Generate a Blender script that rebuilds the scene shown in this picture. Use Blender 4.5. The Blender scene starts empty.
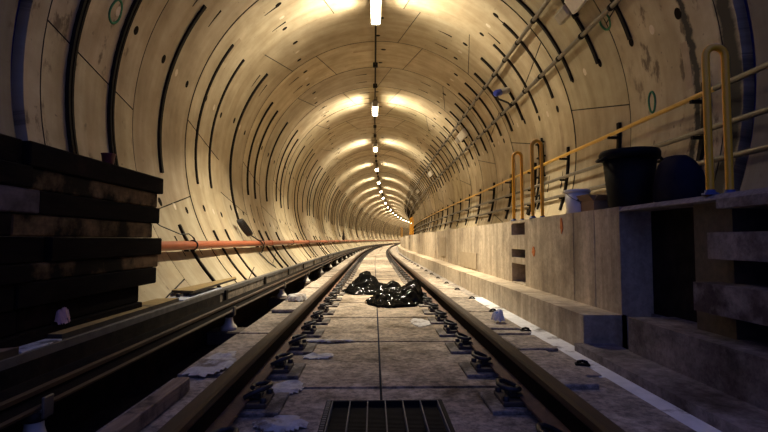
import bpy, math, random
from mathutils import Vector, Matrix, noise
random.seed(7)
C = bpy.context.scene.collection
PI = math.pi
rad = math.radians

# ------------------------------------------------------------------ the line of the tunnel
S0, RC = 16.0, 555.0            # straight up to S0, then a right-hand curve


def ang(s):
    return 0.0 if s <= S0 else (s - S0) / RC


def W(s, x, z):
    if s <= S0:
        return Vector((x, s, z))
    a = (s - S0) / RC
    return Vector((RC - (RC - x) * math.cos(a), S0 + (RC - x) * math.sin(a), z))


TX, TZ, TR = 0.13, 2.095, 3.10  # tunnel axis and inner radius
SLAB = -0.215
WALK = 0.88
END = 158.0


def L(s, th, r=TR):
    return W(s, TX + r * math.cos(th), TZ + r * math.sin(th))


def wall_x(z, r=TR):
    return math.sqrt(r * r - (z - TZ) ** 2)


# ------------------------------------------------------------------ materials
M = {}


def _nodes(name):
    m = bpy.data.materials.new(name)
    m.use_nodes = True
    nt = m.node_tree
    b = nt.nodes['Principled BSDF']
    return m, nt, b


def N(nt, t, **kw):
    n = nt.nodes.new(t)
    for k, v in kw.items():
        if k.startswith('i_'):
            n.inputs[k[2:].replace('_', ' ')].default_value = v
        else:
            setattr(n, k, v)
    return n


def rgba(c):
    return (c[0], c[1], c[2], 1.0)


def ramp(nt, fac, p0, c0, p1, c1):
    r = nt.nodes.new('ShaderNodeValToRGB')
    r.color_ramp.elements[0].position = p0
    r.color_ramp.elements[0].color = rgba(c0)
    r.color_ramp.elements[1].position = p1
    r.color_ramp.elements[1].color = rgba(c1)
    nt.links.new(fac, r.inputs[0])
    return r.outputs[0]


def mix(nt, mode, a, b, fac=1.0):
    n = nt.nodes.new('ShaderNodeMix')
    n.data_type = 'RGBA'
    n.blend_type = mode
    if isinstance(fac, (int, float)):
        n.inputs[0].default_value = fac
    else:
        nt.links.new(fac, n.inputs[0])
    for sock, v in ((n.inputs[6], a), (n.inputs[7], b)):
        if isinstance(v, tuple):
            sock.default_value = rgba(v)
        else:
            nt.links.new(v, sock)
    return n.outputs[2]


def noise_tex(nt, vec, scale, detail=6, rough=0.6):
    n = nt.nodes.new('ShaderNodeTexNoise')
    n.inputs['Scale'].default_value = scale
    n.inputs['Detail'].default_value = detail
    n.inputs['Roughness'].default_value = rough
    nt.links.new(vec, n.inputs['Vector'])
    return n.outputs['Fac']


def mapping(nt, vec, scale=(1, 1, 1), loc=(0, 0, 0)):
    n = nt.nodes.new('ShaderNodeMapping')
    n.inputs['Scale'].default_value = scale
    n.inputs['Location'].default_value = loc
    nt.links.new(vec, n.inputs['Vector'])
    return n.outputs[0]


def bump(nt, b, h, strength, dist):
    n = nt.nodes.new('ShaderNodeBump')
    n.inputs['Strength'].default_value = strength
    n.inputs['Distance'].default_value = dist
    nt.links.new(h, n.inputs['Height'])
    nt.links.new(n.outputs[0], b.inputs['Normal'])


def surf(name, c0, c1, scale=8.0, rough=0.8, metal=0.0, stretch=(1, 1, 1), bstr=0.3, bdist=0.01, stain=None,
         stain_scale=1.2, stain_lo=0.5, stain_hi=0.62, spec=0.5, coat=0.0, grit=0.0):
    """noise between two tones, an optional blotchy stain, and a bump"""
    m, nt, b = _nodes(name)
    tc = N(nt, 'ShaderNodeTexCoord')
    v = mapping(nt, tc.outputs['Object'], stretch)
    f = noise_tex(nt, v, scale)
    col = ramp(nt, f, 0.3, c0, 0.7, c1)
    if stain:
        f2 = noise_tex(nt, tc.outputs['Object'], stain_scale, 9, 0.65)
        k = ramp(nt, f2, stain_lo, (0, 0, 0), stain_hi, (1, 1, 1))
        col = mix(nt, 'MIX', col, stain, k)
    if grit:
        g1 = noise_tex(nt, mapping(nt, tc.outputs['Object'], (1, 1, 1), (3.3, 1.7, 0.4)), 26, 6, 0.75)
        col = mix(nt, 'MULTIPLY', col, ramp(nt, g1, 0.40, (1 - grit,) * 3, 0.56, (1.08, 1.08, 1.08)))
        g2_ = noise_tex(nt, mapping(nt, tc.outputs['Object'], (1, 1, 1), (8.3, 5.7, 0.9)), 6, 8, 0.7)
        col = mix(nt, 'MULTIPLY', col, ramp(nt, g2_, 0.34, (1 - grit,) * 3, 0.60, (1.1, 1.1, 1.1)))
    nt.links.new(col, b.inputs['Base Color'])
    b.inputs['Roughness'].default_value = rough
    b.inputs['Metallic'].default_value = metal
    b.inputs['Specular IOR Level'].default_value = spec
    if coat:
        b.inputs['Coat Weight'].default_value = coat
    if bstr:
        f3 = noise_tex(nt, v, scale * 3, 8, 0.7)
        bump(nt, b, f3, bstr, bdist)
    M[name] = m
    return m


def flat(name, c, rough=0.5, metal=0.0, emit=None, strength=0.0, spec=0.5):
    m, nt, b = _nodes(name)
    b.inputs['Base Color'].default_value = rgba(c)
    b.inputs['Roughness'].default_value = rough
    b.inputs['Metallic'].default_value = metal
    b.inputs['Specular IOR Level'].default_value = spec
    if emit:
        b.inputs['Emission Color'].default_value = rgba(emit)
        b.inputs['Emission Strength'].default_value = strength
    M[name] = m
    return m


def lining_material():
    m, nt, b = _nodes('lining_concrete')
    at = N(nt, 'ShaderNodeAttribute', attribute_name='tone')
    uv = mapping(nt, N(nt, 'ShaderNodeUVMap', uv_map='UVMap').outputs[0], (1, 1, 1), (0, 0, 0.37))       # u = metres along, v = metres round the ring
    f1 = noise_tex(nt, mapping(nt, uv, (1, 1, 1)), 2.2, 8, 0.62)
    base = ramp(nt, f1, 0.3, (0.37, 0.30, 0.188), 0.7, (0.54, 0.46, 0.318))
    col = mix(nt, 'MULTIPLY', base, at.outputs['Color'])
    # formwork streaks running round the ring
    f2 = noise_tex(nt, mapping(nt, uv, (5.0, 0.5, 1), (3.1, 1.7, 0)), 1.0, 6, 0.6)
    st = ramp(nt, f2, 0.35, (0.78, 0.74, 0.68), 0.6, (1, 1, 1))
    col = mix(nt, 'MULTIPLY', col, st)
    # blotchy damp marks
    f3 = noise_tex(nt, mapping(nt, uv, (1, 0.6, 1), (9, 4, 0)), 0.9, 9, 0.7)
    k = ramp(nt, f3, 0.56, (0, 0, 0), 0.75, (0.7, 0.7, 0.7))
    col = mix(nt, 'MIX', col, (0.20, 0.145, 0.08), k)
    # small dark pits
    f4 = noise_tex(nt, mapping(nt, uv, (1, 1, 1), (2, 8, 0)), 14.0, 3, 0.5)
    k4 = ramp(nt, f4, 0.70, (0, 0, 0), 0.76, (0.75, 0.75, 0.75))
    col = mix(nt, 'MIX', col, (0.10, 0.075, 0.045), k4)
    # heavy black leak streaks on the first ring only (dirt mask in the ring's own metres)
    sx = N(nt, 'ShaderNodeSeparateXYZ')
    nt.links.new(uv, sx.inputs[0])
    wob = noise_tex(nt, mapping(nt, uv, (0.6, 1.1, 1), (0.4, 2.0, 0)), 1.6, 7, 0.65)
    cols = None
    for c_, w_ in ((4.04, 0.10), (4.52, 0.045)):
        a_ = N(nt, 'ShaderNodeMath', operation='MULTIPLY_ADD')
        nt.links.new(wob, a_.inputs[0])
        a_.inputs[1].default_value = 0.34
        nt.links.new(sx.outputs[0], a_.inputs[2])
        d_ = N(nt, 'ShaderNodeMath', operation='SUBTRACT')
        nt.links.new(a_.outputs[0], d_.inputs[0])
        d_.inputs[1].default_value = c_ + 0.17
        e_ = N(nt, 'ShaderNodeMath', operation='ABSOLUTE')
        nt.links.new(d_.outputs[0], e_.inputs[0])
        g_ = N(nt, 'ShaderNodeMapRange')
        nt.links.new(e_.outputs[0], g_.inputs['Value'])
        g_.inputs['From Min'].default_value = w_ * 0.6
        g_.inputs['From Max'].default_value = w_ * 1.25
        g_.inputs['To Min'].default_value = 1.0
        g_.inputs['To Max'].default_value = 0.0
        if cols is None:
            cols = g_.outputs[0]
        else:
            x_ = N(nt, 'ShaderNodeMath', operation='MAXIMUM')
            nt.links.new(cols, x_.inputs[0])
            nt.links.new(g_.outputs[0], x_.inputs[1])
            cols = x_.outputs[0]
    near = N(nt, 'ShaderNodeMath', operation='MULTIPLY')
    nt.links.new(cols, near.inputs[0])
    near.inputs[1].default_value = 1.0
    f5 = noise_tex(nt, mapping(nt, uv, (5.5, 0.8, 1), (0.4, 2.0, 0)), 1.0, 9, 0.75)
    k5 = N(nt, 'ShaderNodeValToRGB')
    k5.color_ramp.elements[0].position = 0.26
    k5.color_ramp.elements[0].color = (0, 0, 0, 1)
    k5.color_ramp.elements[1].position = 0.36
    k5.color_ramp.elements[1].color = (1, 1, 1, 1)
    nt.links.new(f5, k5.inputs[0])
    rs_ = N(nt, 'ShaderNodeMath', operation='LESS_THAN')
    nt.links.new(sx.outputs[1], rs_.inputs[0])
    rs_.inputs[1].default_value = 3.2
    m0 = N(nt, 'ShaderNodeMath', operation='MULTIPLY')
    nt.links.new(near.outputs[0], m0.inputs[0])
    nt.links.new(rs_.outputs[0], m0.inputs[1])
    fst = N(nt, 'ShaderNodeMapRange')
    nt.links.new(sx.outputs[0], fst.inputs['Value'])
    fst.inputs['From Min'].default_value = 5.3
    fst.inputs['From Max'].default_value = 5.9
    fst.inputs['To Min'].default_value = 1.0
    fst.inputs['To Max'].default_value = 0.0
    f7 = noise_tex(nt, mapping(nt, uv, (3.2, 1.6, 1), (5.4, 7.0, 0)), 1.6, 7, 0.65)
    k7 = ramp(nt, f7, 0.56, (0, 0, 0), 0.64, (0.85, 0.85, 0.85))
    m7 = N(nt, 'ShaderNodeMath', operation='MULTIPLY')
    nt.links.new(k7, m7.inputs[0])
    nt.links.new(fst.outputs[0], m7.inputs[1])
    col = mix(nt, 'MIX', col, (0.085, 0.055, 0.028), m7.outputs[0])
    mm = N(nt, 'ShaderNodeMath', operation='MULTIPLY')
    nt.links.new(k5.outputs[0], mm.inputs[0])
    nt.links.new(m0.outputs[0], mm.inputs[1])
    col = mix(nt, 'MIX', col, (0.014, 0.011, 0.008), mm.outputs[0])
    nt.links.new(col, b.inputs['Base Color'])
    b.inputs['Roughness'].default_value = 0.75
    f6 = noise_tex(nt, uv, 9.0, 8, 0.7)
    bump(nt, b, f6, 0.25, 0.012)
    M['lining'] = m


lining_material()
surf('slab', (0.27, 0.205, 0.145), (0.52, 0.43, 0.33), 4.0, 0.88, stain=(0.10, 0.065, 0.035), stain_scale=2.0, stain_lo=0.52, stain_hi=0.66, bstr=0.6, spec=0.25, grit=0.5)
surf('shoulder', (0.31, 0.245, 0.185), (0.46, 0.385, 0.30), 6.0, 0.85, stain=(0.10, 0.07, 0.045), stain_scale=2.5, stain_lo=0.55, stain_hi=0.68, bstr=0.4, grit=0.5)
surf('walk_concrete', (0.28, 0.215, 0.14), (0.58, 0.475, 0.34), 4.0, 0.85, stretch=(1, 2.0, 0.16), stain=(0.15, 0.105, 0.065), stain_scale=1.1, stain_lo=0.5, stain_hi=0.72, bstr=0.3, grit=0.16)
surf('step_concrete', (0.16, 0.13, 0.115), (0.31, 0.27, 0.245), 6.0, 0.9, spec=0.2, stain=(0.055, 0.04, 0.032), stain_scale=2.0, stain_lo=0.5, stain_hi=0.68, bstr=0.5, grit=0.28)
surf('trough_and_shade', (0.010, 0.008, 0.006), (0.028, 0.021, 0.015), 7.0, 0.95, spec=0.1, bstr=0.6)  # near-black trough floor; also paints shade on the ledge face and in recesses
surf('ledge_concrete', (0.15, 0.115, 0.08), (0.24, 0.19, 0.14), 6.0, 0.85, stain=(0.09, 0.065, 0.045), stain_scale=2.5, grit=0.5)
surf('gutter', (0.62, 0.62, 0.62), (0.85, 0.85, 0.85), 9.0, 0.7, stain=(0.12, 0.10, 0.08), stain_scale=4.0, stain_lo=0.55, stain_hi=0.66)
surf('joint', (0.008, 0.010, 0.022), (0.018, 0.02, 0.04), 12.0, 0.9, spec=0.1)
flat('gasket', (0.02, 0.016, 0.011), 0.85)
surf('pocket', (0.008, 0.006, 0.004), (0.016, 0.012, 0.009), 30, 0.95, bstr=0, spec=0.05)
surf('plug', (0.50, 0.42, 0.30), (0.66, 0.58, 0.45), 20, 0.7, bstr=0)
surf('patch', (0.30, 0.23, 0.145), (0.40, 0.315, 0.205), 9, 0.85, bstr=0.2)
surf('blue_recess', (0.006, 0.012, 0.10), (0.010, 0.022, 0.16), 6, 0.5)
surf('channel', (0.008, 0.006, 0.004), (0.016, 0.012, 0.008), 14, 0.8, bstr=0.15, spec=0.15)
surf('rust', (0.028, 0.013, 0.005), (0.066, 0.032, 0.012), 22, 0.65, stretch=(1, 0.15, 1), bstr=0.2, metal=0.2)
surf('rail_dark', (0.004, 0.003, 0.0025), (0.010, 0.007, 0.005), 14, 0.9, bstr=0.2, spec=0.08)
surf('rail_foot', (0.085, 0.042, 0.025), (0.17, 0.085, 0.05), 16, 0.8, bstr=0.3)
surf('iron', (0.014, 0.012, 0.012), (0.035, 0.03, 0.03), 25, 0.5, metal=0.2, bstr=0.2)
surf('plate', (0.045, 0.03, 0.022), (0.09, 0.06, 0.04), 20, 0.75, bstr=0.3)
surf('grout', (0.24, 0.20, 0.165), (0.38, 0.33, 0.28), 14, 0.85, stain=(0.09, 0.065, 0.05), stain_scale=7, grit=0.5)
surf('spill', (0.38, 0.36, 0.34), (0.58, 0.56, 0.54), 16, 0.8, stain=(0.16, 0.12, 0.09), stain_scale=6, bstr=0.7)
surf('tread', (0.15, 0.12, 0.11), (0.26, 0.22, 0.20), 5.0, 0.9, spec=0.2, stain=(0.07, 0.05, 0.045), stain_scale=3.0, grit=0.25)
surf('tar_timber', (0.004, 0.003, 0.003), (0.011, 0.008, 0.0065), 5, 0.95, spec=0.06, stretch=(4, 0.6, 4), stain=(0.025, 0.015, 0.011), stain_scale=1.8, stain_lo=0.57, stain_hi=0.7, bstr=0.4)
surf('raw_timber', (0.12, 0.074, 0.034), (0.22, 0.145, 0.074), 5, 0.9, spec=0.1, stretch=(4, 0.6, 4), stain=(0.008, 0.006, 0.004), stain_scale=2.2, stain_lo=0.40, stain_hi=0.56, bstr=0.4)
surf('old_timber', (0.10, 0.08, 0.08), (0.18, 0.15, 0.15), 5, 0.9, spec=0.1, stretch=(4, 0.6, 4), stain=(0.03, 0.024, 0.024), stain_scale=1.6, stain_lo=0.52, stain_hi=0.66, bstr=0.4)
surf('block_timber', (0.20, 0.13, 0.075), (0.34, 0.24, 0.15), 7, 0.75, stretch=(6, 0.5, 6), stain=(0.06, 0.035, 0.02), stain_scale=4, bstr=0.5)
surf('ply', (0.23, 0.155, 0.055), (0.34, 0.245, 0.095), 5, 0.7, stretch=(1, 5, 1), stain=(0.06, 0.04, 0.02), stain_scale=3.5, stain_lo=0.58, stain_hi=0.68, bstr=0.2)
surf('ply_edge', (0.02, 0.014, 0.01), (0.05, 0.035, 0.02), 12, 0.8)
surf('red_pipe', (0.32, 0.075, 0.028), (0.42, 0.11, 0.042), 7, 0.38, bstr=0.06)
surf('red_coupling', (0.30, 0.06, 0.02), (0.40, 0.085, 0.03), 9, 0.4, bstr=0.1)
surf('galv', (0.12, 0.105, 0.085), (0.20, 0.18, 0.145), 18, 0.42, metal=0.6, bstr=0.05)
surf('galv_tray', (0.07, 0.062, 0.055), (0.13, 0.12, 0.11), 12, 0.7, metal=0.2, bstr=0.1)
surf('yellow', (0.84, 0.37, 0.010), (0.92, 0.45, 0.018), 9, 0.42, stain=(0.30, 0.14, 0.02), stain_scale=9, stain_lo=0.66, stain_hi=0.75, bstr=0.05)
surf('yellow_rail', (0.62, 0.36, 0.04), (0.74, 0.46, 0.07), 9, 0.42, bstr=0.05)
surf('blue_foot', (0.02, 0.035, 0.12), (0.035, 0.06, 0.2), 20, 0.5)
surf('black_plastic', (0.004, 0.004, 0.004), (0.008, 0.0075, 0.007), 12, 0.6, bstr=0.1, spec=0.12)
surf('navy_bag', (0.004, 0.0045, 0.014), (0.008, 0.009, 0.024), 6, 0.7, bstr=0.3, spec=0.1)
surf('sheeting', (0.003, 0.003, 0.003), (0.006, 0.0055, 0.005), 4, 0.5, bstr=0.0, spec=0.0, coat=0.17)
surf('white_plastic', (0.62, 0.58, 0.52), (0.74, 0.70, 0.64), 8, 0.4, bstr=0.03)
surf('dark_print', (0.02, 0.02, 0.022), (0.06, 0.055, 0.05), 12, 0.5, bstr=0)
surf('cardboard', (0.30, 0.19, 0.085), (0.38, 0.25, 0.12), 9, 0.8, bstr=0.1)
surf('paper', (0.62, 0.62, 0.62), (0.78, 0.78, 0.78), 14, 0.7, stain=(0.06, 0.25, 0.55), stain_scale=14, stain_lo=0.56, stain_hi=0.6, bstr=0.3)
surf('pink_paper', (0.55, 0.30, 0.27), (0.68, 0.42, 0.38), 14, 0.7, bstr=0.3)
surf('tray_sheet', (0.42, 0.46, 0.56), (0.62, 0.66, 0.74), 7, 0.4, stain=(0.03, 0.04, 0.09), stain_scale=5, stain_lo=0.56, stain_hi=0.64)
surf('cup', (0.10, 0.018, 0.014), (0.15, 0.028, 0.02), 12, 0.5, bstr=0.05)
surf('cup_inside', (0.60, 0.57, 0.53), (0.68, 0.65, 0.60), 12, 0.6, bstr=0)
surf('porcelain', (0.52, 0.47, 0.40), (0.66, 0.61, 0.53), 12, 0.25, bstr=0.03)
surf('cable', (0.012, 0.010, 0.010), (0.02, 0.018, 0.016), 20, 0.5, bstr=0.1)
surf('blue_plug', (0.015, 0.03, 0.26), (0.03, 0.05, 0.36), 20, 0.4, bstr=0.05)
surf('grey_casing', (0.26, 0.23, 0.18), (0.34, 0.31, 0.25), 14, 0.5, bstr=0.05)
surf('white_casing', (0.62, 0.58, 0.50), (0.72, 0.68, 0.60), 14, 0.5, bstr=0.05)
surf('chalk', (0.02, 0.14, 0.055), (0.05, 0.22, 0.10), 40, 0.9, bstr=0)
surf('orange_mark', (0.50, 0.13, 0.02), (0.60, 0.18, 0.035), 40, 0.9, bstr=0)
surf('grate_bar', (0.10, 0.10, 0.10), (0.17, 0.165, 0.16), 20, 0.6, metal=0.2, bstr=0.05)
surf('grate_slat', (0.004, 0.004, 0.006), (0.008, 0.008, 0.011), 20, 0.7, bstr=0.05, spec=0.15)
flat('diffuser', (0.8, 0.8, 0.8), 0.4, emit=(1.0, 0.85, 0.60), strength=30.0)
surf('lamp_body', (0.20, 0.18, 0.14), (0.28, 0.25, 0.2), 12, 0.5, bstr=0.05)


# ------------------------------------------------------------------ mesh builder
class MB:
    def __init__(self):
        self.v, self.f, self.mi, self.sm = [], [], [], []
        self.uv, self.tone = None, None

    def add(self, vs, fs, mi=0, smooth=False):
        o = len(self.v)
        self.v.extend([tuple(p) for p in vs])
        for f in fs:
            self.f.append(tuple(o + i for i in f))
            self.mi.append(mi)
            self.sm.append(smooth)

    def box(self, x0, x1, y0, y1, z0, z1, mi=0, rot=0.0, tf=None, bev=0.0):
        if bev > 0:
            cx, cy, cz = (x0 + x1) / 2, (y0 + y1) / 2, (z0 + z1) / 2
            hx, hy, hz = (x1 - x0) / 2, (y1 - y0) / 2, (z1 - z0) / 2
            b = min(bev, hx * .9, hy * .9, hz * .9)
            vs, fs = [], []
            idx = {}
            for sx in (-1, 1):
                for sy in (-1, 1):
                    for sz in (-1, 1):
                        for ax in range(3):
                            p = [sx * (hx - b), sy * (hy - b), sz * (hz - b)]
                            p[ax] += (sx, sy, sz)[ax] * b
                            idx[(sx, sy, sz, ax)] = len(vs)
                            vs.append((cx + p[0], cy + p[1], cz + p[2]))
            for ax in range(3):
                o1, o2 = (ax + 1) % 3, (ax + 2) % 3
                for s in (-1, 1):
                    q = []
                    for a, c in ((-1, -1), (1, -1), (1, 1), (-1, 1)):
                        k = [0, 0, 0]
                        k[ax], k[o1], k[o2] = s, a, c
                        q.append(idx[(k[0], k[1], k[2], ax)])
                    fs.append(q if s > 0 else q[::-1])
            for ax in range(3):          # edges along ax
                o1, o2 = (ax + 1) % 3, (ax + 2) % 3
                for a in (-1, 1):
                    for c in (-1, 1):
                        def key(e, axx):
                            k = [0, 0, 0]
                            k[ax], k[o1], k[o2] = e, a, c
                            return idx[(k[0], k[1], k[2], axx)]
                        q = [key(-1, o1), key(1, o1), key(1, o2), key(-1, o2)]
                        fs.append(q if a * c < 0 else q[::-1])
            for sx in (-1, 1):
                for sy in (-1, 1):
                    for sz in (-1, 1):
                        t = [idx[(sx, sy, sz, 0)], idx[(sx, sy, sz, 1)], idx[(sx, sy, sz, 2)]]
                        fs.append(t if sx * sy * sz > 0 else t[::-1])
        else:
            vs = [(x, y, z) for z in (z0, z1) for y in (y0, y1) for x in (x0, x1)]
            fs = [(0, 2, 3, 1), (4, 5, 7, 6), (0, 1, 5, 4), (2, 6, 7, 3), (0, 4, 6, 2), (1, 3, 7, 5)]
        if rot:
            cx, cy = (x0 + x1) / 2, (y0 + y1) / 2
            c, s = math.cos(rot), math.sin(rot)
            vs = [(cx + (x - cx) * c - (y - cy) * s, cy + (x - cx) * s + (y - cy) * c, z) for x, y, z in vs]
        if tf:
            vs = [tf(*p) for p in vs]
        self.add(vs, fs, mi)

    def sbox(self, s0, s1, x0, x1, z0, z1, mi=0, step=4.0):
        """box following the line of the tunnel"""
        n = max(1, int(math.ceil((s1 - s0) / step))) if s1 > S0 else 1
        self.sweep([(x0, z0), (x1, z0), (x1, z1), (x0, z1)], [s0 + (s1 - s0) * i / n for i in range(n + 1)], mi)

    def sweep(self, prof, ss, mi=0, smooth=False, caps=True):
        """profile in (x, z), counter-clockwise seen looking along -s"""
        vs, fs = [], []
        n = len(prof)
        for s in ss:
            vs.extend([W(s, x, z) for x, z in prof])
        for i in range(len(ss) - 1):
            for j in range(n):
                k = (j + 1) % n
                fs.append((i * n + j, i * n + k, (i + 1) * n + k, (i + 1) * n + j))
        if caps:
            fs.append(tuple(range(n))[::-1])
            fs.append(tuple((len(ss) - 1) * n + j for j in range(n)))
        self.add(vs, fs, mi, smooth)

    def tube(self, pts, r, n=10, mi=0, caps=True, closed=False):
        pts = [Vector(p) for p in pts]
        m = len(pts)
        vs, fs = [], []
        up = None
        for i, p in enumerate(pts):
            if closed:
                t = (pts[(i + 1) % m] - pts[i - 1]).normalized()
            else:
                t = (pts[min(i + 1, m - 1)] - pts[max(i - 1, 0)]).normalized()
            if up is None:
                up = Vector((0, 0, 1)) if abs(t.z) < 0.9 else Vector((1, 0, 0))
            a = t.cross(up).normalized()
            up = a.cross(t).normalized()
            rr = r[i] if isinstance(r, (list, tuple)) else r
            for j in range(n):
                q = 2 * PI * j / n
                vs.append(p + (a * math.cos(q) + up * math.sin(q)) * rr)
        for i in range(m if closed else m - 1):
            i2 = (i + 1) % m
            for j in range(n):
                k = (j + 1) % n
                fs.append((i * n + j, i * n + k, i2 * n + k, i2 * n + j))
        self.add(vs, fs, mi, True)
        if caps and not closed:
            self.add(vs[:n], [tuple(range(n))[::-1]], mi)
            self.add(vs[-n:], [tuple(range(n))], mi)

    def lathe(self, prof, n=24, c=(0, 0, 0), mi=0, smooth=True):
        vs, fs = [], []
        for r, z in prof:
            for j in range(n):
                q = 2 * PI * j / n
                vs.append((c[0] + r * math.cos(q), c[1] + r * math.sin(q), c[2] + z))
        for i in range(len(prof) - 1):
            for j in range(n):
                k = (j + 1) % n
                fs.append((i * n + j, i * n + k, (i + 1) * n + k, (i + 1) * n + j))
        self.add(vs, fs, mi, smooth)
        for i, rev in ((0, True), (len(prof) - 1, False)):
            if prof[i][0] > 1e-4:
                ring = tuple(range(n))
                self.add(vs[i * n:i * n + n], [ring[::-1] if rev else ring], mi)

    def build(self, name, mats, parent=None):
        me = bpy.data.meshes.new(name)
        me.from_pydata(self.v, [], self.f)
        if not isinstance(mats, (list, tuple)):
            mats = [mats]
        for m in mats:
            me.materials.append(M[m] if isinstance(m, str) else m)
        me.polygons.foreach_set('material_index', self.mi)
        me.polygons.foreach_set('use_smooth', self.sm)
        if self.uv is not None:
            uvl = me.uv_layers.new(name='UVMap')
            fu, fc = [], []
            for p, t in zip(me.polygons, self.tone):
                for vi in p.vertices:
                    fu.extend(self.uv[vi])
                    fc.extend((t[0], t[1], t[2], 1.0))
            uvl.data.foreach_set('uv', fu)
            me.color_attributes.new('tone', 'FLOAT_COLOR', 'CORNER').data.foreach_set('color', fc)
        me.validate()
        me.update()
        o = bpy.data.objects.new(name, me)
        C.objects.link(o)
        if parent:
            o.parent = parent
        return o


def tag(o, label, cat, group=None, kind=None):
    o['label'] = label
    o['category'] = cat
    if group:
        o['group'] = group
    if kind:
        o['kind'] = kind
    return o


def structure(o):
    o['kind'] = 'structure'
    return o


def thing(name, label, cat, loc=(0, 0, 0), rz=0.0, group=None):
    o = bpy.data.objects.new(name, None)
    o.empty_display_size = 0.1
    C.objects.link(o)
    o.location = loc
    o.rotation_euler = (0, 0, rz)
    return tag(o, label, cat, group)


def at_line(o, s, x, z, extra=0.0):
    o.location = W(s, x, z)
    o.rotation_euler = (0, 0, -ang(s) + extra)
    return o


def copy_thing(src, label=None):
    r = src.copy()
    C.objects.link(r)
    if label:
        r['label'] = label
    for ch in src.children:
        c = ch.copy()
        C.objects.link(c)
        c.parent = r
        for g in ch.children:
            d = g.copy()
            C.objects.link(d)
            d.parent = c
    return r


_ones = ['', 'first', 'second', 'third', 'fourth', 'fifth', 'sixth', 'seventh', 'eighth', 'ninth', 'tenth', 'eleventh', 'twelfth',
         'thirteenth', 'fourteenth', 'fifteenth', 'sixteenth', 'seventeenth', 'eighteenth', 'nineteenth']
_tens = ['', '', 'twenty', 'thirty', 'forty', 'fifty', 'sixty', 'seventy', 'eighty', 'ninety']


def nth(n):
    if n < 20:
        return _ones[n]
    if n < 100:
        t, o = divmod(n, 10)
        return (_tens[t] + '-' + _ones[o]) if o else _tens[t][:-1] + 'ieth'
    if n == 100:
        return 'hundredth'
    return 'hundred and ' + nth(n - 100)


def srange(a, b, near=1.0, far=3.0):
    out, s = [], a
    while s < b - 1e-6:
        out.append(s)
        s += near if s >= S0 - 1e-6 else max(near, min(4.0, S0 - s))
        if s > 60:
            s += far - near
    out.append(b)
    return out


SS = srange(-1.5, END)

# ------------------------------------------------------------------ tunnel lining
lin = {'wall_left': MB(), 'wall_right': MB(), 'ceiling': MB()}
for b in lin.values():
    b.uv, b.tone = [], []


def which(th):
    d = math.degrees(th)
    return 'wall_right' if d < 60 else ('ceiling' if d < 120 else 'wall_left')


def ladd(b, pts, fs, mi, tone, uvs, smooth=True):
    b.add(pts, fs, mi, smooth)
    b.uv.extend(uvs)
    b.tone.extend([tone] * len(fs))


def patch_grid(b, s0, s1, ta0, tb0, ta1, tb1, r, mi, tone, skirt=0.03, ns=2):
    """one lining segment: angles ta0..tb0 at s0 and ta1..tb1 at s1, inner face plus its four edges"""
    n = max(2, int(math.ceil(math.degrees(max(tb0 - ta0, tb1 - ta1)) / 3.0)))
    pts, uvs, fs = [], [], []
    for i in range(ns + 1):
        u = i / ns
        s = s0 + (s1 - s0) * u
        for j in range(n + 1):
            q = j / n
            th = (ta0 + (ta1 - ta0) * u) * (1 - q) + (tb0 + (tb1 - tb0) * u) * q
            pts.append(L(s, th, r))
            uvs.append((s, th * TR))
    for i in range(ns):
        for j in range(n):
            a = i * (n + 1) + j
            fs.append((a, a + n + 1, a + n + 2, a + 1))
    ladd(b, pts, fs, mi, tone, uvs)
    if skirt:
        edge = [j for j in range(n + 1)] + [i * (n + 1) + n for i in range(1, ns + 1)] + \
               [ns * (n + 1) + j for j in range(n - 1, -1, -1)] + [i * (n + 1) for i in range(ns - 1, 0, -1)]
        sp, su = [], []
        for e in edge:
            s, v = uvs[e]
            sp.append(pts[e])
            sp.append(L(s, v / TR, r + skirt))
            su += [uvs[e], uvs[e]]
        m = len(edge)
        ff = [(2 * k, 2 * ((k + 1) % m), 2 * ((k + 1) % m) + 1, 2 * k + 1) for k in range(m)]
        ladd(b, sp, ff, 4 if mi == 0 and skirt < 0.1 else mi, tone, su, False)


def disc(s, th, rs, rt, mi, r=TR, thick=0.004, n=14):
    b = lin[which(th)]
    pts, uvs = [], []
    for rr in (r + 0.01, r - thick):
        for k in range(n):
            q = 2 * PI * k / n
            ss_, tt = s + rs * math.cos(q), th + rt * math.sin(q) / TR
            pts.append(L(ss_, tt, rr))
            uvs.append((ss_, tt * TR))
    fs = [tuple(range(n, 2 * n))] + [(k, (k + 1) % n, n + (k + 1) % n, n + k) for k in range(n)]
    ladd(b, pts, fs, mi, (1, 1, 1), uvs, False)


def decal(s0, s1, t0, t1, mi, r=TR, thick=0.003, wedge=0.0):
    """thin raised plate on the lining (dowel wedges, mortar patches)"""
    b = lin[which((t0 + t1) / 2)]
    n = 3
    pts, uvs = [], []
    for rr in (r + 0.01, r - thick):
        for j in range(n + 1):
            t = t0 + (t1 - t0) * j / n
            w = (s1 - s0) / 2 * (1 - wedge * j / n)
            for s in ((s0 + s1) / 2 - w, (s0 + s1) / 2 + w):
                pts.append(L(s, t, rr))
                uvs.append((s, t * TR))
    m = 2 * (n + 1)
    fs = []
    for j in range(n):
        a = m + 2 * j
        fs.append((a, a + 1, a + 3, a + 2))
        fs.append((2 * j, 2 * j + 2, a + 2, a))
        fs.append((2 * j + 1, a + 1, a + 3, 2 * j + 3))
    fs += [(0, m, m + 1, 1), (2 * n, 2 * n + 1, m + 2 * n + 1, m + 2 * n)]
    ladd(b, pts, fs, mi, (1, 1, 1), uvs, False)


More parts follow.
